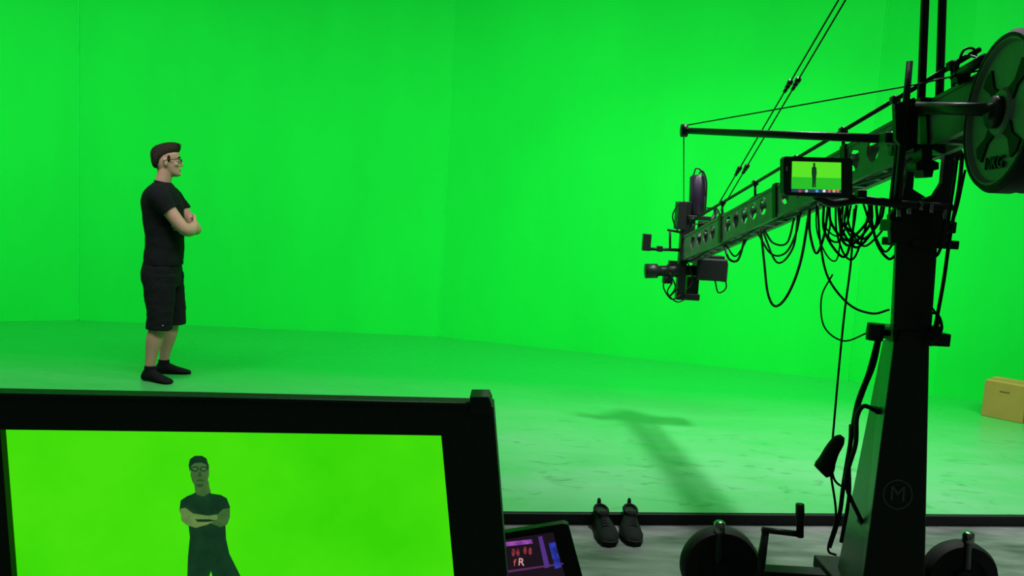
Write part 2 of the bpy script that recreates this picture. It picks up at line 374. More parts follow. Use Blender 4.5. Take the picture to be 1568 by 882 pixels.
for (u, v) in ((1376, 326), (1392, 322), (1410, 316), (1426, 320), (1446, 330)): tube(bm, [V(u, v+6, 2.5), V(u, v-9, 2.5)], [.008, .006])
bm_obj('yoke_bolts', bm, M_steel, cr)
box('yoke_top_table', V(1407, 372, 2.65), (.16, .22, .03), M_black, cr)
box('yoke_lug_right', V(1446, 348, 2.58), (.04, .08, .04), M_black, cr)
box('yoke_lug_left', V(1364, 345, 2.58), (.04, .08, .04), M_black, cr)
tube_obj('pivot_axle', [arm(LA-.28, -.05, .10), arm(LA-.28, -.05, -.16)], .022, M_black, cr)

# stay bar and wires
tube_obj('stay_bar', [V(1047, 200, 3.55), V(1365, 213, 2.62)], [.0145, .0165], M_black, cr)
tube_obj('stay_bar_end', [V(1043, 200, 3.55), V(1052, 200, 3.55)], [.03, .03], M_black, cr)
pbox('stay_bar_clamp', 1362, 212, 22, 16, 2.60, .05, M_black, cr)
tube_obj('stay_wire', [V(1050, 192, 3.55), V(1395, 131, 2.6), V(1500, 108, 2.3)], .003, M_cable, cr, seg=6)
tube_obj('drop_wire', [V(1047, 205, 3.55), V(1047, 312, 4.9)], .003, M_cable, cr, seg=6)
for i, (ut, ub, vb, Yb) in enumerate(((1432, 1093, 325, 4.75), (1444, 1104, 322, 4.70))):
    a = V(ut, -252, 2.62); b = V(ub, vb, Yb)
    tube_obj('tension_cable_%d' % i, [a, b], .0038, M_cable, cr, seg=8)
    for f in (0.50, 0.80):
        for k in (0, 0.012, .024):
            tube_obj('turnbuckle', [a.lerp(b, f+k-.004), a.lerp(b, f+k+.004)], [.014-.2*k, .014-.2*k], M_black, cr, seg=8)
pa = V(1098, 323, 4.72)
tube_obj('cable_anchor', [arm(.42, hh, .03), pa], .012, M_black, cr)

# counterweights: bumper plates on a cross axle, face turned to the left
W = V(1529, 172, 2.10)
yw_ = math.radians(-10)
wz = Vector((-math.cos(yw_), -math.sin(yw_), 0)); wx = Vector((0, 0, 1)); wy = wz.cross(wx)
MW = Matrix.Identity(4)
for i in range(3): MW[i][0] = wx[i]; MW[i][1] = wy[i]; MW[i][2] = wz[i]; MW[i][3] = W[i]
Rw = 0.220
for k in range(2):
    z0 = -0.075*k
    lathe('weight_plate_%d' % k, [(.02, z0-.07), (Rw-.012, z0-.07), (Rw, z0-.055), (Rw, z0-.012), (Rw-.01, z0+.004), (Rw-.024, z0+.004), (Rw-.032, z0-.010), (.07, z0-.010), (.06, z0+.002), (.02, z0+.002)], MW, [M_plate, M_rubber][k], cr, 64)
lathe('weight_rim_band', [(Rw+.0005, -.060), (Rw+.003, -.052), (Rw+.003, -.008), (Rw-.008, .006), (Rw-.018, .007), (Rw-.02, -.05)], MW, M_rubber, cr, 64)
bm = bmesh.new()
for k in range(4):
    a = math.pi/2*k+math.radians(45); c = Vector((math.cos(a), math.sin(a), 0)); t = Vector((-math.sin(a), math.cos(a), 0))
    pts = [c*.04+t*.03, c*.10+t*.012, c*.155+t*.03, c*.165, c*.155-t*.03, c*.10-t*.012, c*.04-t*.03]
    vs = [bm.verts.new(MW @ (q+Vector((0, 0, -.011)))) for q in pts]; vs2 = [bm.verts.new(MW @ (q+Vector((0, 0, -.004)))) for q in pts]
    bm.faces.new(vs2)
    for i in range(7): bm.faces.new((vs[i], vs[(i+1) % 7], vs2[(i+1) % 7], vs2[i]))
bm_obj('weight_spokes', bm, M_rubber, cr, False)
tr = Vector((0, 0, 1)).cross(wz).normalized()
MT = Matrix.Identity(4)
for i in range(3): MT[i][0] = tr[i]; MT[i][1] = (0, 0, 1)[i]; MT[i][2] = wz[i]
text('weight_lettering', '10KG', W+Vector((0, 0, -.140))+wz*(-.004), .050, MT, M_black, cr, .004)
tube_obj('weight_axle', [MW @ Vector((0, 0, .03)), MW @ Vector((0, 0, -.26))], .025, M_black, cr)
tube_obj('weight_collar', [MW @ Vector((0, 0, .0)), MW @ Vector((0, 0, .02))], .045, M_black, cr)
tube_obj('rear_bar', [V(1402, 165, 2.5), V(1525, 168, 2.09)], .019, M_black, cr)
for i, pts in enumerate(([(1470, 130, 2.4), (1462, 100, 2.4), (1480, 85, 2.4), (1505, 92, 2.3)], [(1455, 120, 2.4), (1485, 98, 2.4), (1510, 88, 2.3)], [(1465, 108, 2.4), (1475, 78, 2.4), (1492, 76, 2.4), (1495, 100, 2.4)])):
    cable('rear_cable_%d' % i, pts, .004, M_cable, cr)
tube_obj('rear_upper_tube', [V(1470, 112, 2.4), V(1508, 90, 2.25)], .016, M_black, cr)
pbox('rear_block', 1472, 118, 16, 18, 2.42, .05, M_black, cr)

# column
def frustum(name, topq, botq, mt, mside):
    bm = bmesh.new(); t = [bm.verts.new(q) for q in topq]; b = [bm.verts.new(q) for q in botq]
    bm.faces.new(t); bm.faces.new(b)
    fs = [bm.faces.new((t[i], t[(i+1) % 4], b[(i+1) % 4], b[i])) for i in range(4)]
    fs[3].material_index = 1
    return bm_obj(name, bm, [mt, mside], cr, False, .006)
Yc, Yb = 2.56, 2.74
frustum('column_upper', [V(1373, 340, Yc), V(1438, 340, Yc), V(1436, 345, Yb), V(1371, 345, Yb)],
        [V(1367, 525, Yc), V(1425, 525, Yc), V(1423, 520, Yb), V(1362, 520, Yb)], M_col, M_col)
zb = FL+.11
def tozb(q1, q2):
    f = (zb-q1.z)/(q2.z-q1.z); return q1+(q2-q1)*f
a1, b1 = V(1369, 522, 2.54), V(1322, 882, 2.46)
a2, b2 = V(1423, 522, 2.54), V(1416, 882, 2.46)
a3, b3 = V(1420, 520, 2.76), V(1412, 860, 2.86)
a4, b4 = V(1352, 520, 2.76), V(1284, 860, 2.86)
frustum('column_lower', [a1, a2, a3, a4], [tozb(a1, b1), tozb(a2, b2), tozb(a3, b3), tozb(a4, b4)], M_col, M_col_lit)
box('column_clamp', V(1392, 512, 2.65), (.175, .22, .045), M_black, cr)
lathe('clamp_knob_left', [(.012, -.03), (.028, -.03), (.03, 0), (.028, .03), (.012, .03)], Matrix.Translation(V(1340, 508, 2.60)), M_black, cr, 20)
tube_obj('clamp_knob_stem', [V(1340, 509, 2.6), V(1362, 510, 2.6)], .012, M_black, cr)
lathe('clamp_knob_right', [(.012, -.03), (.02, -.03), (.022, 0), (.02, .03), (.012, .03)], Matrix.Translation(V(1430, 512, 2.56)), M_black, cr, 20)
fn = (b1-a1).cross(a2-a1).normalized()
if fn.y > 0: fn = -fn
fup = ((a1+a2)/2-(b1+b2)/2).normalized(); frt = fup.cross(fn).normalized()
ray_e = ray(1374, 757); tt = (a1-CAM).dot(fn)/ray_e.dot(fn); pe = CAM+ray_e*tt
ME = Matrix.Identity(4)
for i in range(3): ME[i][0] = frt[i]; ME[i][1] = fup[i]; ME[i][2] = fn[i]; ME[i][3] = (pe+fn*.002)[i]
shape('emblem_ring', circ(0, 0, .052, n=40), [circ(0, 0, .047, n=40)], ME, .002, M_emblem, cr)
text('emblem_letter', 'M', ME @ Vector((0, 0, .0)), .075, ME.to_3x3().to_4x4(), M_emblem, cr, .001)

# dolly base
bm = bmesh.new()
wl = V(1100, 884, 2.74); wr = V(1468, 880, 2.78)
wl.z = FL+.152; wr.z = FL+.145
cb = (tozb(a1, b1)+tozb(a3, b3))/2
box_bm(bm, (cb.x, cb.y, FL+.09), (.34, .62, .05))
box_bm(bm, ((wl.x+wr.x)/2, 2.86, FL+.07), (wr.x-wl.x+.1, .07, .05))
box_bm(bm, ((wl.x+wr.x)/2, 2.2, FL+.09), (wr.x-wl.x+.1, .09, .06))
bm_obj('dolly_chassis', bm, M_rubber, cr, False, .005)
def wheel(name, c, R, w=.07):
    MM = Matrix.Translation(c) @ Matrix.Rotation(math.radians(90), 4, 'X')
    lathe(name, [(.012, -w/2), (R*.55, -w/2), (R*.6, -w/2-.004), (R*.93, -w/2), (R, -w/4), (R, w/4), (R*.93, w/2), (R*.6, w/2+.004), (R*.55, w/2-.01), (R*.25, w/2-.012), (R*.22, w/2+.012), (.012, w/2+.012)], MM, M_rubber, cr, 56)
wheel('wheel_a', wl, .15); wheel('wheel_b', wr, .142)
wheel('wheel_c', Vector((wl.x, 2.08, FL+.15)), .15); wheel('wheel_d', Vector((wr.x+.1, 2.08, FL+.15)), .15)
for nme, (u, vt_, vb_, Yq) in {'kingpin_a': (1102, 798, 860, 2.67), 'kingpin_b': (1483, 814, 870, 2.71)}.items():
    a = V(u, vt_, Yq); b = V(u-3, vb_, Yq)
    tube_obj(nme, [b, a+(b-a)*.3, a+(b-a)*.29, a+(b-a)*.05, a], [.014, .014, .021, .021, .014], M_steel, cr)
tube_obj('crank_post', [V(1160, 900, 2.6), V(1172, 815, 2.6)], [.018, .013], M_black, cr)
tube_obj('crank_arm', [V(1167, 811, 2.6), V(1226, 818, 2.6)], [.011, .011], M_black, cr)
tube_obj('crank_handle', [V(1225, 822, 2.6), V(1225, 795, 2.6), V(1225, 793, 2.6), V(1225, 772, 2.6)], [.013, .013, .016, .015], M_black, cr)
q = V(1160, 900, 2.6); tube_obj('crank_socket', [(q.x, q.y, FL+.06), tuple(q)], .022, M_black, cr)
box('crank_bracket', (q.x+.1, 2.6, FL+.07), (.35, .07, .04), M_rubber, cr)

# on-crane monitor
Ym = 2.36
vplate('monitor_frame', [(1200, 240), (1299, 243), (1302, 246), (1302, 300), (1298, 304), (1200, 299), (1197, 294), (1197, 244)], Ym, .03, M_bezel, cr)
vplate('monitor_screen', [(1213, 247), (1288, 249), (1288, 291), (1212, 289)], Ym-.0165, .001, emis('mini_screen_wall', (.10, .78, .02)), cr)
vplate('monitor_picture_floor', [(1213, 271), (1288, 273), (1288, 291), (1212, 289)], Ym-.0175, .001, emis('mini_screen_floor', (.02, .52, .02)), cr)
vplate('monitor_picture_man', [(1244, 256), (1245.5, 254), (1245, 250), (1247, 249), (1248.5, 251), (1248, 254.5), (1250, 257), (1250.5, 265), (1249.5, 272), (1249, 280), (1249, 287), (1247, 287), (1246.6, 277), (1246, 287), (1243.6, 287), (1244, 276), (1243, 266), (1243, 258)], Ym-.0185, .001, E_dark, cr)
vplate('monitor_ui', [(1212, 289), (1288, 291), (1288, 296), (1212, 294)], Ym-.0165, .001, emis('mini_ui', (.02, .05, .10)), cr)
for i, (u, c) in enumerate(((1225, (.5, .05, .05)), (1235, (.5, .5, .5)), (1251, (.1, .3, .9)), (1262, (.9, .8, .8)), (1270, (.8, .1, .1)), (1277, (.8, .4, .05)), (1283, (.8, .1, .1)))):
    vplate('monitor_button_%d' % i, circ(u, 292.5, 2.4, 2.2, 8), Ym-.0185, .001, emis('btn%d' % i, c), cr)
vplate('monitor_side_buttons', [(1203, 255), (1206, 255), (1206, 262), (1203, 262)], Ym-.016, .002, M_steel, cr)
tube_obj('monitor_arm', [V(1250, 300, Ym+.02), V(1275, 312, Ym+.06), V(1320, 306, 2.48), V(1375, 312, 2.52)], .013, M_black, cr, n=4)
pbox('monitor_knob', 1318, 297, 14, 12, 2.42, .03, M_black, cr)

# remote head and film camera at the arm tip
Yh = 5.05
pbox('head_spine', 1046, 384, 12, 150, Yh, .07, M_black, cr)
pbox('head_spine_rear', 1055, 345, 16, 70, Yh+.1, .07, M_black, cr)
pbox('head_motor', 1042, 330, 13, 42, Yh, .12, M_black, cr)
pbox('head_flange', 1062, 380, 14, 44, Yh, .14, M_grey, cr)
pbox('head_bottom', 1057, 454, 24, 10, Yh, .10, M_black, cr)
pbox('head_lower_motor', 1058, 436, 18, 26, Yh+.05, .12, M_black, cr)
t0, t1 = V(1067, 331, Yh), V(1069, 268, Yh)
tube_obj('head_battery_cylinder', [t0, t0.lerp(t1, .04), t0.lerp(t1, .95), t1], [.04, .055, .055, .04], M_lid, cr, seg=24)
pbox('head_shelf', 1068, 334, 34, 7, Yh, .12, M_black, cr)
pbox('film_camera_body', 1086, 412, 46, 34, Yh, .16, M_black, cr, .012)
pbox('film_camera_top', 1092, 395, 30, 8, Yh, .10, M_black, cr)
pbox('film_camera_back', 1106, 416, 10, 30, Yh, .12, M_black, cr, .01)
l0, l1 = V(1064, 414, Yh), V(988, 415, Yh)
tube_obj('film_camera_lens', [l0, l0.lerp(l1, .3), l0.lerp(l1, .31), l0.lerp(l1, .55), l0.lerp(l1, .56), l0.lerp(l1, .74), l0.lerp(l1, .76), l1], [.035, .035, .045, .045, .036, .036, .05, .05], M_black, cr, seg=24)
pbox('lens_motor', 1022, 428, 14, 12, Yh, .06, M_black, cr)
pbox('focus_motor', 1030, 404, 12, 10, Yh, .06, M_black, cr)
tube_obj('head_bracket_arm', [V(990, 381, Yh), V(1042, 383, Yh)], .011, M_black, cr)
pbox('viewfinder', 990, 371, 12, 26, Yh, .06, M_black, cr)
tube_obj('head_bracket_post', [V(1026, 351, Yh), V(1026, 383, Yh)], .008, M_black, cr)
tube_obj('head_bracket_link', [V(1022, 352, Yh), V(1044, 356, Yh)], .008, M_black, cr)
pbox('bracket_joint', 1010, 381, 8, 9, Yh, .05, M_black, cr)
pbox('head_side_box', 1078, 347, 16, 16, Yh, .08, M_black, cr)
hc = [[(1020, 425), (1016, 440), (1028, 458), (1042, 452)], [(1030, 432), (1022, 448), (1036, 462), (1050, 458)], [(1026, 418), (1034, 440), (1024, 455), (1040, 440)],
      [(1095, 430), (1100, 448), (1112, 440), (1108, 418)], [(1062, 268), (1066, 258), (1074, 262), (1078, 276), (1080, 300)], [(1070, 266), (1076, 262), (1082, 280), (1080, 325)],
      [(1040, 310), (1030, 330), (1036, 350), (1046, 362)], [(1078, 325), (1090, 318), (1096, 332), (1086, 350), (1070, 356)], [(1082, 318), (1100, 322), (1098, 345), (1084, 358)],
      [(1055, 360), (1062, 345), (1080, 342), (1092, 350)], [(1040, 395), (1052, 400), (1060, 430), (1050, 445)]]
for i, pts in enumerate(hc): cable('head_cable_%d' % i, [(a, b, Yh-.06) for a, b in pts], .005, M_cable, cr)

# hanging cable loops
loops = [
 ([(1165, 352, 3.7), (1170, 400, 3.6), (1176, 450, 3.5), (1188, 469, 3.45), (1207, 450, 3.4), (1226, 400, 3.35), (1240, 320, 3.2)], .006),
 ([(1160, 356, 3.8), (1180, 388, 3.7), (1202, 388, 3.6), (1218, 360, 3.5), (1226, 325, 3.45)], .005),
 ([(1170, 352, 3.8), (1184, 372, 3.7), (1205, 372, 3.6), (1216, 335, 3.5)], .005),
 ([(1168, 354, 3.8), (1190, 402, 3.7), (1214, 380, 3.6), (1222, 330, 3.5)], .005),
 ([(1108, 372, 4.4), (1116, 396, 4.3), (1130, 398, 4.3), (1140, 368, 4.2)], .007),
 ([(1112, 375, 4.4), (1124, 392, 4.3), (1134, 384, 4.3), (1146, 362, 4.2)], .005),
 ([(1252, 312, 3.0), (1256, 370, 2.95), (1268, 425, 2.9), (1300, 466, 2.85), (1335, 480, 2.8), (1362, 474, 2.78)], .0045),
 ([(1275, 420, 2.9), (1258, 455, 2.9), (1262, 500, 2.85), (1292, 522, 2.8), (1332, 508, 2.7)], .0033),
 ([(1308, 320, 2.9), (1303, 400, 2.85), (1293, 480, 2.8), (1284, 570, 2.75), (1275, 672, 2.7)], .004),
 ([(1240, 318, 3.0), (1240, 355, 3.0), (1250, 388, 2.95), (1262, 360, 2.95), (1268, 316, 2.9)], .005),
 ([(1330, 312, 2.8), (1342, 370, 2.75), (1360, 396, 2.72), (1372, 390, 2.7)], .005),
 ([(1322, 312, 2.8), (1336, 352, 2.75), (1354, 385, 2.7), (1370, 370, 2.7)], .004),
]
for k in range(11):
    s_ = 1252+5*k+random.uniform(-6, 6); e_ = 1300+6*k+random.uniform(-12, 12); dv = 355+random.uniform(0, 65)
    mid = (s_+e_)/2-random.uniform(-6, 14)
    loops.append(([(s_, 312, 2.9), (s_+random.uniform(-4, 6), (312+dv)/2, 2.9), (mid-9, dv-6, 2.88), (mid+6, dv, 2.86), (e_-random.uniform(0, 10), (312+dv)/2, 2.84), (e_, 314, 2.82)], random.choice((.003, .004, .005))))
loops += [
 ([(1474, 235, 2.4), (1468, 290, 2.45), (1455, 360, 2.5), (1445, 430, 2.5), (1432, 500, 2.52), (1424, 530, 2.52)], .006),
 ([(1466, 240, 2.4), (1456, 310, 2.45), (1440, 380, 2.5), (1430, 395, 2.5)], .005),
 ([(1478, 260, 2.42), (1462, 330, 2.45), (1446, 350, 2.5), (1436, 380, 2.5)], .004),
 ([(1420, 478, 2.5), (1436, 482, 2.5), (1442, 502, 2.5), (1434, 518, 2.5), (1420, 524, 2.5)], .005),
 ([(1425, 468, 2.5), (1438, 490, 2.5), (1430, 512, 2.5)], .0035),
 ([(1344, 518, 2.62), (1330, 570, 2.6), (1312, 620, 2.6), (1302, 680, 2.6), (1292, 740, 2.62), (1285, 790, 2.65), (1270, 838, 2.65)], .008),
 ([(1347, 520, 2.62), (1338, 560, 2.6), (1322, 600, 2.6), (1306, 650, 2.58), (1300, 700, 2.58), (1300, 760, 2.6), (1288, 830, 2.62)], .007),
 ([(1340, 628, 2.6), (1322, 622, 2.55), (1312, 640, 2.55), (1310, 680, 2.55), (1296, 740, 2.6), (1320, 800, 2.6)], .008),
 ([(1272, 705, 2.65), (1278, 735, 2.65), (1294, 742, 2.62), (1300, 700, 2.6), (1302, 650, 2.6)], .0045),
 ([(1272, 725, 2.65), (1280, 790, 2.65), (1268, 840, 2.65), (1280, 850, 2.65)], .0045)]
for i, (pts, rr) in enumerate(loops): cable('cable_%d' % i, pts, rr, M_cable, cr)
pc = [V(1290, 668, 2.66), V(1284, 675, 2.66), V(1274, 690, 2.66), V(1267, 705, 2.66), V(1262, 716, 2.66), V(1256, 722, 2.66)]
tube_obj('inline_power_plug', pc, [.010, .022, .026, .030, .036, .030], M_rubber, cr, n=3)
for k, (u, v) in enumerate(((1342, 628), (1322, 800))): pbox('cable_hook_%d' % k, u, v, 12, 9, 2.62, .05, M_black, cr)

# ------------------------------------------------------------ cardboard box
M_card = mat('cardboard', (0.33, 0.27, 0.055), 0.85, var=.15, scale=5, spec=.1)
M_tape = mat('box_tape', (0.24, 0.20, 0.04), 0.4)
M_ink = mat('box_ink', (0.10, 0.08, 0.02), 0.8)
c0 = G(1502, 636); cbx = empty('cardboard_box', c0)
yaw = math.radians(-46); ex = Vector((math.cos(yaw), math.sin(yaw), 0)); ey = Vector((-math.sin(yaw), math.cos(yaw), 0))
wd, dp, ht = .285, .32, .285
rb = Matrix.Rotation(yaw, 3, 'Z'); ctr = c0+ex*wd/2+ey*dp/2
box('carton', ctr+Vector((0, 0, ht/2)), (wd, dp, ht), M_card, cbx, rb, .004)
box('top_flap_a', ctr+Vector((0, 0, ht+.003))-ey*dp/4, (wd, dp/2-.002, .004), M_card, cbx, rb, 0)
box('top_flap_b', ctr+Vector((0, 0, ht+.003))+ey*dp/4, (wd, dp/2-.002, .004), M_card, cbx, rb, 0)
box('tape_strip', ctr+Vector((0, 0, ht+.006)), (wd+.002, .05, .001), M_tape, cbx, rb, 0)
box('tape_tail', c0+ey*dp/2+ex*(wd+.001)+Vector((0, 0, ht-.04)), (.001, .05, .08), M_tape, cbx, rb, 0)
for k in range(3): box('label_%d' % k, c0+ex*wd*(.42+.08*k)-ey*.001+Vector((0, 0, ht*.78)), (.02, .001, .010), M_ink, cbx, rb, 0)

# ------------------------------------------------------------ shoes
M_shoe = mat('shoe_knit', (0.006, 0.009, 0.007), 0.8, bump=.3, bscale=300, spec=.2)
M_sole = mat('shoe_sole', (0.014, 0.018, 0.014), 0.7, spec=.2)
def shoe(u, v, yawd, side):
    g = G(u, v, FL); MM = Matrix.Translation(g) @ Matrix.Rotation(math.radians(yawd), 4, 'Z')
    e = empty('sneaker', g)
    secs = [(-.005, .018, .022, 0), (.01, .034, .036, 0), (.04, .046, .045, 0), (.08, .052, .054, 0), (.12, .050, .064, 0), (.16, .045, .072, 0), (.20, .040, .076, 0), (.24, .038, .080, 0), (.265, .035, .084, 0), (.285, .026, .080, 0), (.292, .012, .06, 0)]
    bm = bmesh.new(); rings = []
    for (y, w_, h_, o_) in secs:
        ring = []
        for k in range(20):
            a = 2*math.pi*k/20; ca, sa = math.cos(a), math.sin(a)
            xx = w_*math.copysign(abs(ca)**.8, ca)*(1.0 if sa < 0.2 else 1-.35*(sa-.2)); zz = .018+(h_-.018)*max(sa, 0)**.8 if sa > 0 else .018+.012*sa
            ring.append(bm.verts.new(MM @ Vector((xx+side*.006*math.sin(y*14), y, zz))))
        rings.append(ring)
    for a, b in zip(rings[:-1], rings[1:]):
        for k in range(20): bm.faces.new((a[k], a[(k+1) % 20], b[(k+1) % 20], b[k]))
    bm.faces.new(rings[0]); bm.faces.new(rings[-1]); bm_obj('upper', bm, M_shoe, e)
    bm = bmesh.new()
    lp = [(-.03, 0), (-.046, .04), (-.055, .085), (-.049, .14), (-.043, .2), (-.041, .26), (-.026, .295), (.026, .295), (.041, .26), (.043, .2), (.049, .14), (.055, .085), (.046, .04), (.03, 0), (0, -.012)]
    t_ = [bm.verts.new(MM @ Vector((x_+side*.006*math.sin(y_*14), y_, .024))) for x_, y_ in lp]; b_ = [bm.verts.new(MM @ Vector((x_+side*.006*math.sin(y_*14), y_, 0.0))) for x_, y_ in lp]
    bm.faces.new(t_); bm.faces.new(b_)
    for i in range(len(lp)): bm.faces.new((t_[i], t_[(i+1) % len(lp)], b_[(i+1) % len(lp)], b_[i]))
    bm_obj('sole', bm, M_sole, e, False, .003)
    col = [MM @ Vector((.030*math.cos(a), .225+.045*math.sin(a), .078+.007*math.sin(a))) for a in [2*math.pi*k/16 for k in range(17)]]
    tube_obj('collar', col, .008, M_shoe, e, seg=8)
    lathe('opening', [(.001, 0), (.028, 0), (.028, .004), (.001, .004)], MM @ Matrix.Translation((0, .225, .076)) @ Matrix.Diagonal((1, 1.5, 1, 1)), M_cable, e, 20)
    tube_obj('pull_tab', [MM @ Vector((0, .275, .08)), MM @ Vector((0, .282, .102)), MM @ Vector((0, .294, .100)), MM @ Vector((0, .294, .07))], .008, M_shoe, e, n=4, seg=8)
    for k in range(5):
        y_ = .09+.02*k; h_ = .057+.004*k
        tube_obj('lace_%d' % k, [MM @ Vector((-.02, y_, h_-.004)), MM @ Vector((0, y_+.004, h_+.003)), MM @ Vector((.02, y_, h_-.004))], .0032, M_sole, e, n=4, seg=6)
    tube_obj('tongue', [MM @ Vector((0, .16, .06)), MM @ Vector((0, .175, .092))], [(.006, .022), (.004, .018)], M_shoe, e)
shoe(933, 837, 4, 1); shoe(971, 836, -3, -1)

# ------------------------------------------------------------ man
g = G(248, 578)
ang = math.radians(11)
MM = Matrix.Translation(g) @ Matrix.Rotation(ang, 4, 'Z')
man = empty('man', g)
M_skin = mat('skin', (0.46, 0.28, 0.19), 0.55, var=.12, scale=20, spec=.3)
M_shirt = mat('black_tshirt', (0.006, 0.008, 0.009), 0.9, var=.2, scale=6, bump=.2, bscale=14, spec=.15)
M_shorts = mat('black_shorts', (0.007, 0.009, 0.010), 0.9, var=.2, scale=6, bump=.3, bscale=12, spec=.15)
M_hair = mat('brown_hair', (0.022, 0.016, 0.010), 0.75, var=.5, scale=60, bump=.6, bscale=120, spec=.15)
M_sock = mat('black_sock', (0.006, 0.007, 0.008), 0.9, spec=.15)
M_eye = mat('eye_white', (0.45, 0.45, 0.43), 0.3); M_iris = mat('iris', (0.03, 0.02, 0.012), 0.2)
M_lip = mat('lip', (0.36, 0.16, 0.11), 0.5)
def horiz(bm, levels, M, seg=28, pw=2.3):
    rings = []
    for lv in levels:
        z, xf, xb, w_ = lv[:4]
        ring = []
        for k in range(seg):
            a = 2*math.pi*k/seg; ca, sa = math.cos(a), math.sin(a)
            xx = (xf+xb)/2+(xf-xb)/2*math.copysign(abs(ca)**(2/pw), ca); yy = w_*math.copysign(abs(sa)**(2/pw), sa)
            ring.append(bm.verts.new(M @ Vector((xx, yy, z))))
        rings.append(ring)
    for a, b in zip(rings[:-1], rings[1:]):
        for k in range(seg): bm.faces.new((a[k], a[(k+1) % seg], b[(k+1) % seg], b[k]))
    bm.faces.new(rings[0]); bm.faces.new(rings[-1])
def ball(bm, c, s, M, rot=None):
    m2 = M @ Matrix.Translation(c) @ (rot.to_4x4() if rot else Matrix.Identity(4)) @ Matrix.Diagonal((s[0], s[1], s[2], 1))
    bmesh.ops.create_uvsphere(bm, u_segments=16, v_segments=12, radius=1, matrix=m2)
def lt(bm, pts, rad, n=4, ref=Vector((1, 0, 0)), seg=16):
    R = MM.to_3x3(); tube(bm, [MM @ Vector(q) for q in pts], rad, n=n, ref=R @ ref, seg=seg)

MH = MM @ Matrix.Translation((0.022, 0, 1.542)) @ Matrix.Rotation(math.radians(9), 4, 'Z') @ Matrix.Rotation(math.radians(-2), 4, 'Y') @ Matrix.Diagonal((.97, .93, 1.0, 1))
bm = bmesh.new()
horiz(bm, [(-.004, .074, .020, .016), (.004, .086, .0, .028), (.018, .091, -.025, .040), (.035, .088, -.055, .050), (.052, .087, -.078, .057), (.075, .087, -.092, .065), (.10, .084, -.100, .070), (.118, .083, -.104, .073), (.132, .090, -.106, .075), (.16, .091, -.106, .076), (.19, .078, -.095, .070), (.212, .05, -.07, .052), (.226, .015, -.03, .022)], MH, pw=2.15)
R = MH.to_3x3()
tube(bm, [MH @ Vector(q) for q in [(.082, 0, .130), (.093, 0, .112), (.103, 0, .094), (.108, 0, .083), (.098, 0, .074)]], [.008, .008, .009, .009, .008], n=3, ref=R @ Vector((0, 1, 0)), seg=12)
for s_ in (-1, 1):
    ball(bm, (.092, s_*.010, .078), (.010, .007, .006), MH)
    ball(bm, (-.005, s_*.077, .098), (.016, .007, .029), MH, Matrix.Rotation(math.radians(-10), 3, 'Y'))
    ball(bm, (-.006, s_*.075, .078), (.009, .007, .012), MH)
    ball(bm, (.066, s_*.040, .086), (.018, .018, .016), MH)
    ball(bm, (.080, s_*.030, .138), (.010, .022, .006), MH)
ball(bm, (.088, 0, .051), (.010, .020, .006), MH); ball(bm, (.087, 0, .038), (.009, .018, .006), MH); ball(bm, (.087, 0, .014), (.011, .016, .012), MH)
lt(bm, [(-.02, 0, 1.42), (-.012, 0, 1.48), (0.0, 0, 1.54), (.012, 0, 1.60)], [(.060, .066), (.056, .058), (.054, .056), (.055, .056)])
# arms (near = right = -y)
lt(bm, [(.005, -.175, 1.40), (.065, -.195, 1.315), (.13, -.20, 1.23), (.185, -.195, 1.162), (.212, -.165, 1.145), (.220, -.09, 1.155), (.215, 0, 1.178), (.205, .055, 1.19)], [.054, .052, .048, .045, .044, .043, .034, .027])
lt(bm, [(.01, .175, 1.40), (.07, .195, 1.31), (.13, .20, 1.225), (.175, .190, 1.165), (.195, .15, 1.145), (.185, .08, 1.150), (.165, 0, 1.165), (.155, -.05, 1.175)], [.054, .050, .045, .043, .042, .041, .033, .026])
def hand(w_, d, nrm, thumb_side, curl):
    w_, d, nrm = Vector(w_), Vector(d).normalized(), Vector(nrm).normalized(); side = d.cross(nrm).normalized()
    pal = [w_, w_+d*.03, w_+d*.06, w_+d*.088]
    lt(bm, pal, [(.018, .028), (.015, .038), (.014, .042), (.011, .040)], ref=nrm)
    for i, ln in enumerate((.068, .078, .072, .056)):
        o_ = side*(thumb_side*(.030-.020*i)); st = w_+d*.082+o_
        pts = [st]; dd = d.copy()
        for j, f in enumerate((.45, .32, .23)):
            dd = (dd*math.cos(curl)-nrm*math.sin(curl)).normalized(); pts.append(pts[-1]+dd*ln*f)
        lt(bm, pts, [.0095, .009, .008, .006], n=3, ref=side, seg=8)
    st = w_+d*.025+side*(thumb_side*.026)
    pts = [st, st+(side*thumb_side*.022+d*.028), st+(side*thumb_side*.03+d*.055-nrm*.006), st+(side*thumb_side*.03+d*.074-nrm*.012)]
    lt(bm, pts, [.013, .0115, .010, .007], n=3, ref=nrm, seg=8)
hand((.207, .06, 1.192), (-.22, .95, .12), (.95, .25, 0.05), -1, .42)
hand((.155, -.05, 1.175), (-.25, -.92, .05), (.9, -.3, 0.1), 1, .12)
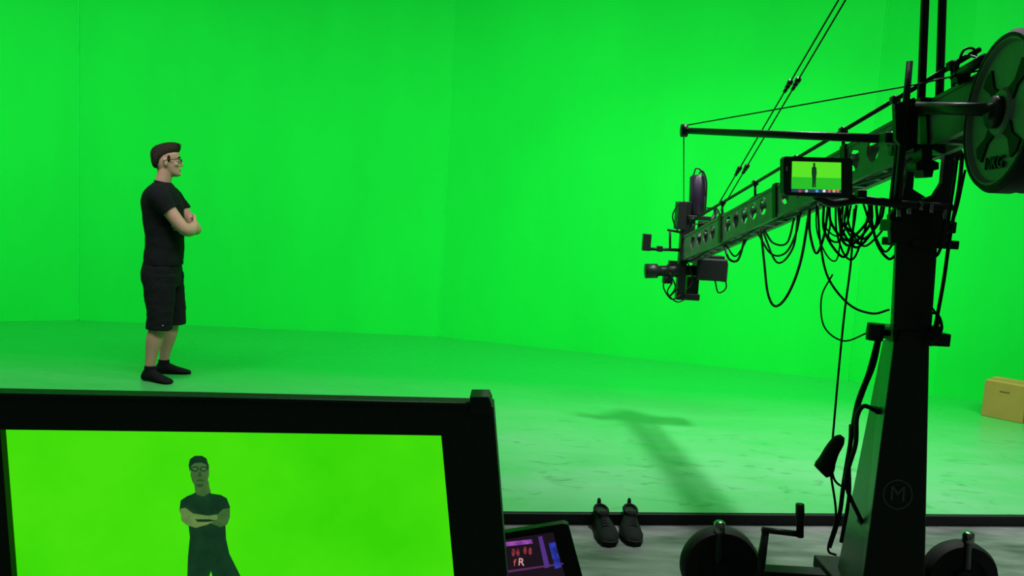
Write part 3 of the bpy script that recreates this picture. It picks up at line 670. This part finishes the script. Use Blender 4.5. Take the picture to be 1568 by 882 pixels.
# legs
lt(bm, [(.0, -.10, .62), (.005, -.105, .50), (.0, -.11, .44), (-.025, -.115, .32), (-.045, -.118, .20), (-.055, -.12, .10), (-.055, -.12, .06)], [(.075, .07), (.06, .055), (.056, .052), (.060, .055), (.044, .040), (.034, .031), (.036, .032)])
lt(bm, [(.04, .10, .62), (.045, .105, .50), (.04, .11, .44), (.018, .115, .32), (-.005, .118, .20), (-.018, .12, .10), (-.018, .12, .06)], [(.075, .07), (.06, .055), (.056, .052), (.060, .055), (.044, .040), (.034, .031), (.036, .032)])
remeshed('body', bm, M_skin, man, .005, 3)
bm = bmesh.new(); ball(bm, (.0935, 0, .044), (.0040, .016, .005), MH); bm_obj('lips', bm, M_lip, man)
for s_ in (-1, 1):
    sn = 'r' if s_ < 0 else 'l'
    bm = bmesh.new(); ball(bm, (.0745, s_*.031, .116), (.0115, .0125, .0085), MH); bm_obj('eye_'+sn, bm, M_eye, man)
    bm = bmesh.new(); ball(bm, (.0840, s_*.031, .116), (.0030, .006, .006), MH); bm_obj('iris_'+sn, bm, M_iris, man)
    tube_obj('eyebrow_'+sn, [MH @ Vector(q) for q in [(.092, s_*.014, .138), (.091, s_*.032, .143), (.078, s_*.052, .137)]], [.003, .0035, .002], M_hair, man, n=4, seg=8)
    rim = []
    for k in range(21):
        a = 2*math.pi*k/20; yy = .034+.022*math.cos(a)
        rim.append(MH @ Vector((.102-.10*max(0, yy-.02)*.5, s_*yy, .114+.015*math.sin(a))))
    tube_obj('glasses_rim_'+sn, rim, .0018, M_black, man, seg=8)
    tube_obj('glasses_temple_'+sn, [MH @ Vector(q) for q in [(.098, s_*.056, .121), (.088, s_*.072, .122), (.04, s_*.081, .120), (.0, s_*.084, .117), (-.022, s_*.083, .102)]], .0022, M_black, man, n=3, seg=8)
tube_obj('glasses_bridge', [MH @ Vector(q) for q in [(.102, -.012, .118), (.106, 0, .121), (.102, .012, .118)]], .002, M_black, man, n=3, seg=8)
# hair
bm = bmesh.new()
horiz(bm, [(.055, -.060, -.088, .045), (.068, -.050, -.102, .056), (.085, -.045, -.108, .066), (.105, -.034, -.112, .074), (.125, -.016, -.115, .078), (.145, .022, -.117, .080), (.163, .066, -.117, .081), (.182, .088, -.113, .080), (.202, .098, -.102, .074), (.222, .100, -.078, .062), (.236, .095, -.042, .046), (.246, .080, -.008, .030), (.251, .060, .014, .014)], MH, pw=2.1)
for s_ in (-1, 1): ball(bm, (.018, s_*.075, .128), (.012, .006, .026), MH)
for k in range(40):
    x_ = random.uniform(-.08, .09); y_ = random.uniform(-.05, .05); z_ = .232-1.15*abs(x_-.050)**1.5-4*y_*y_
    tube(bm, [MH @ Vector((x_-.02, y_, z_-.012)), MH @ Vector((x_+.002, y_, z_+.010)), MH @ Vector((x_+.016, y_+random.uniform(-.006, .006), z_+.020))], [.011, .007, .0025], seg=8)
remeshed('hair', bm, M_hair, man, .0035, 1, disp=.004, dscale=.015)
# t-shirt
bm = bmesh.new()
horiz(bm, [(.875, .134, -.130, .176), (.93, .137, -.128, .174), (1.0, .140, -.120, .168), (1.08, .138, -.120, .168), (1.16, .134, -.130, .174), (1.25, .132, -.142, .186), (1.33, .128, -.148, .196), (1.39, .112, -.140, .196), (1.43, .092, -.122, .178), (1.462, .070, -.10, .132), (1.482, .055, -.082, .085), (1.492, .048, -.072, .066)], MM, pw=2.4)
for s_ in (-1, 1):
    lt(bm, [(-.01, s_*.135, 1.405), (.005, s_*.180, 1.392), (.040, s_*.197, 1.347), (.074, s_*.200, 1.302), (.088, s_*.200, 1.284)], [.070, .077, .070, .066, .066])
remeshed('tshirt', bm, M_shirt, man, .006, 3, disp=.014, dscale=.09)
rib = [MM @ Vector((-.012+.056*math.cos(a), .060*math.sin(a), 1.492-.008*math.cos(a))) for a in [2*math.pi*k/24 for k in range(25)]]
tube_obj('collar_rib', rib, .006, M_shirt, man, seg=8)
# shorts
bm = bmesh.new()
horiz(bm, [(.94, .118, -.118, .160), (.88, .124, -.132, .172), (.82, .124, -.146, .180), (.76, .122, -.142, .182), (.71, .118, -.128, .182)], MM, pw=2.4)
lt(bm, [(-.004, -.095, .80), (.002, -.10, .66), (.010, -.11, .52), (.008, -.112, .395)], [(.122, .090), (.108, .090), (.095, .086), (.093, .086)], seg=20)
lt(bm, [(.0, .095, .80), (.02, .10, .66), (.042, .11, .52), (.046, .112, .400)], [(.122, .090), (.110, .090), (.096, .086), (.095, .086)], seg=20)
remeshed('shorts', bm, M_shorts, man, .006, 3, disp=.018, dscale=.08)
bm = bmesh.new(); ball(bm, (.05, -.194, .435), (.008, .004, .006), MM); bm_obj('shorts_logo', bm, M_steel, man)
# socks
for nme, (ax_, ay_, yw) in {'sock_r': (-.055, -.12, -28), 'sock_l': (-.018, .12, 8)}.items():
    MF = MM @ Matrix.Translation((ax_, ay_, 0)) @ Matrix.Rotation(math.radians(yw), 4, 'Z')
    bm = bmesh.new(); rings = []
    for (x_, w_, h_) in [(-.068, .012, .03), (-.062, .026, .055), (-.045, .034, .085), (-.02, .036, .10), (.02, .037, .098), (.06, .040, .078), (.10, .045, .058), (.14, .048, .044), (.17, .045, .034), (.19, .034, .026), (.199, .015, .016)]:
        rings.append([bm.verts.new(MF @ Vector((x_, w_*math.cos(2*math.pi*k/18), max(0.001, h_*(.5+.5*math.sin(2*math.pi*k/18))**.9)))) for k in range(18)])
    for a, b in zip(rings[:-1], rings[1:]):
        for k in range(18): bm.faces.new((a[k], a[(k+1) % 18], b[(k+1) % 18], b[k]))
    bm.faces.new(rings[0]); bm.faces.new(rings[-1])
    tube(bm, [MF @ Vector((0, 0, .05)), MF @ Vector((0, 0, .105)), MF @ Vector((.0, 0, .118))], [(.044, .038), (.041, .036), (.041, .037)], ref=MF.to_3x3() @ Vector((1, 0, 0)))
    remeshed(nme, bm, M_sock, man, .005, 2)
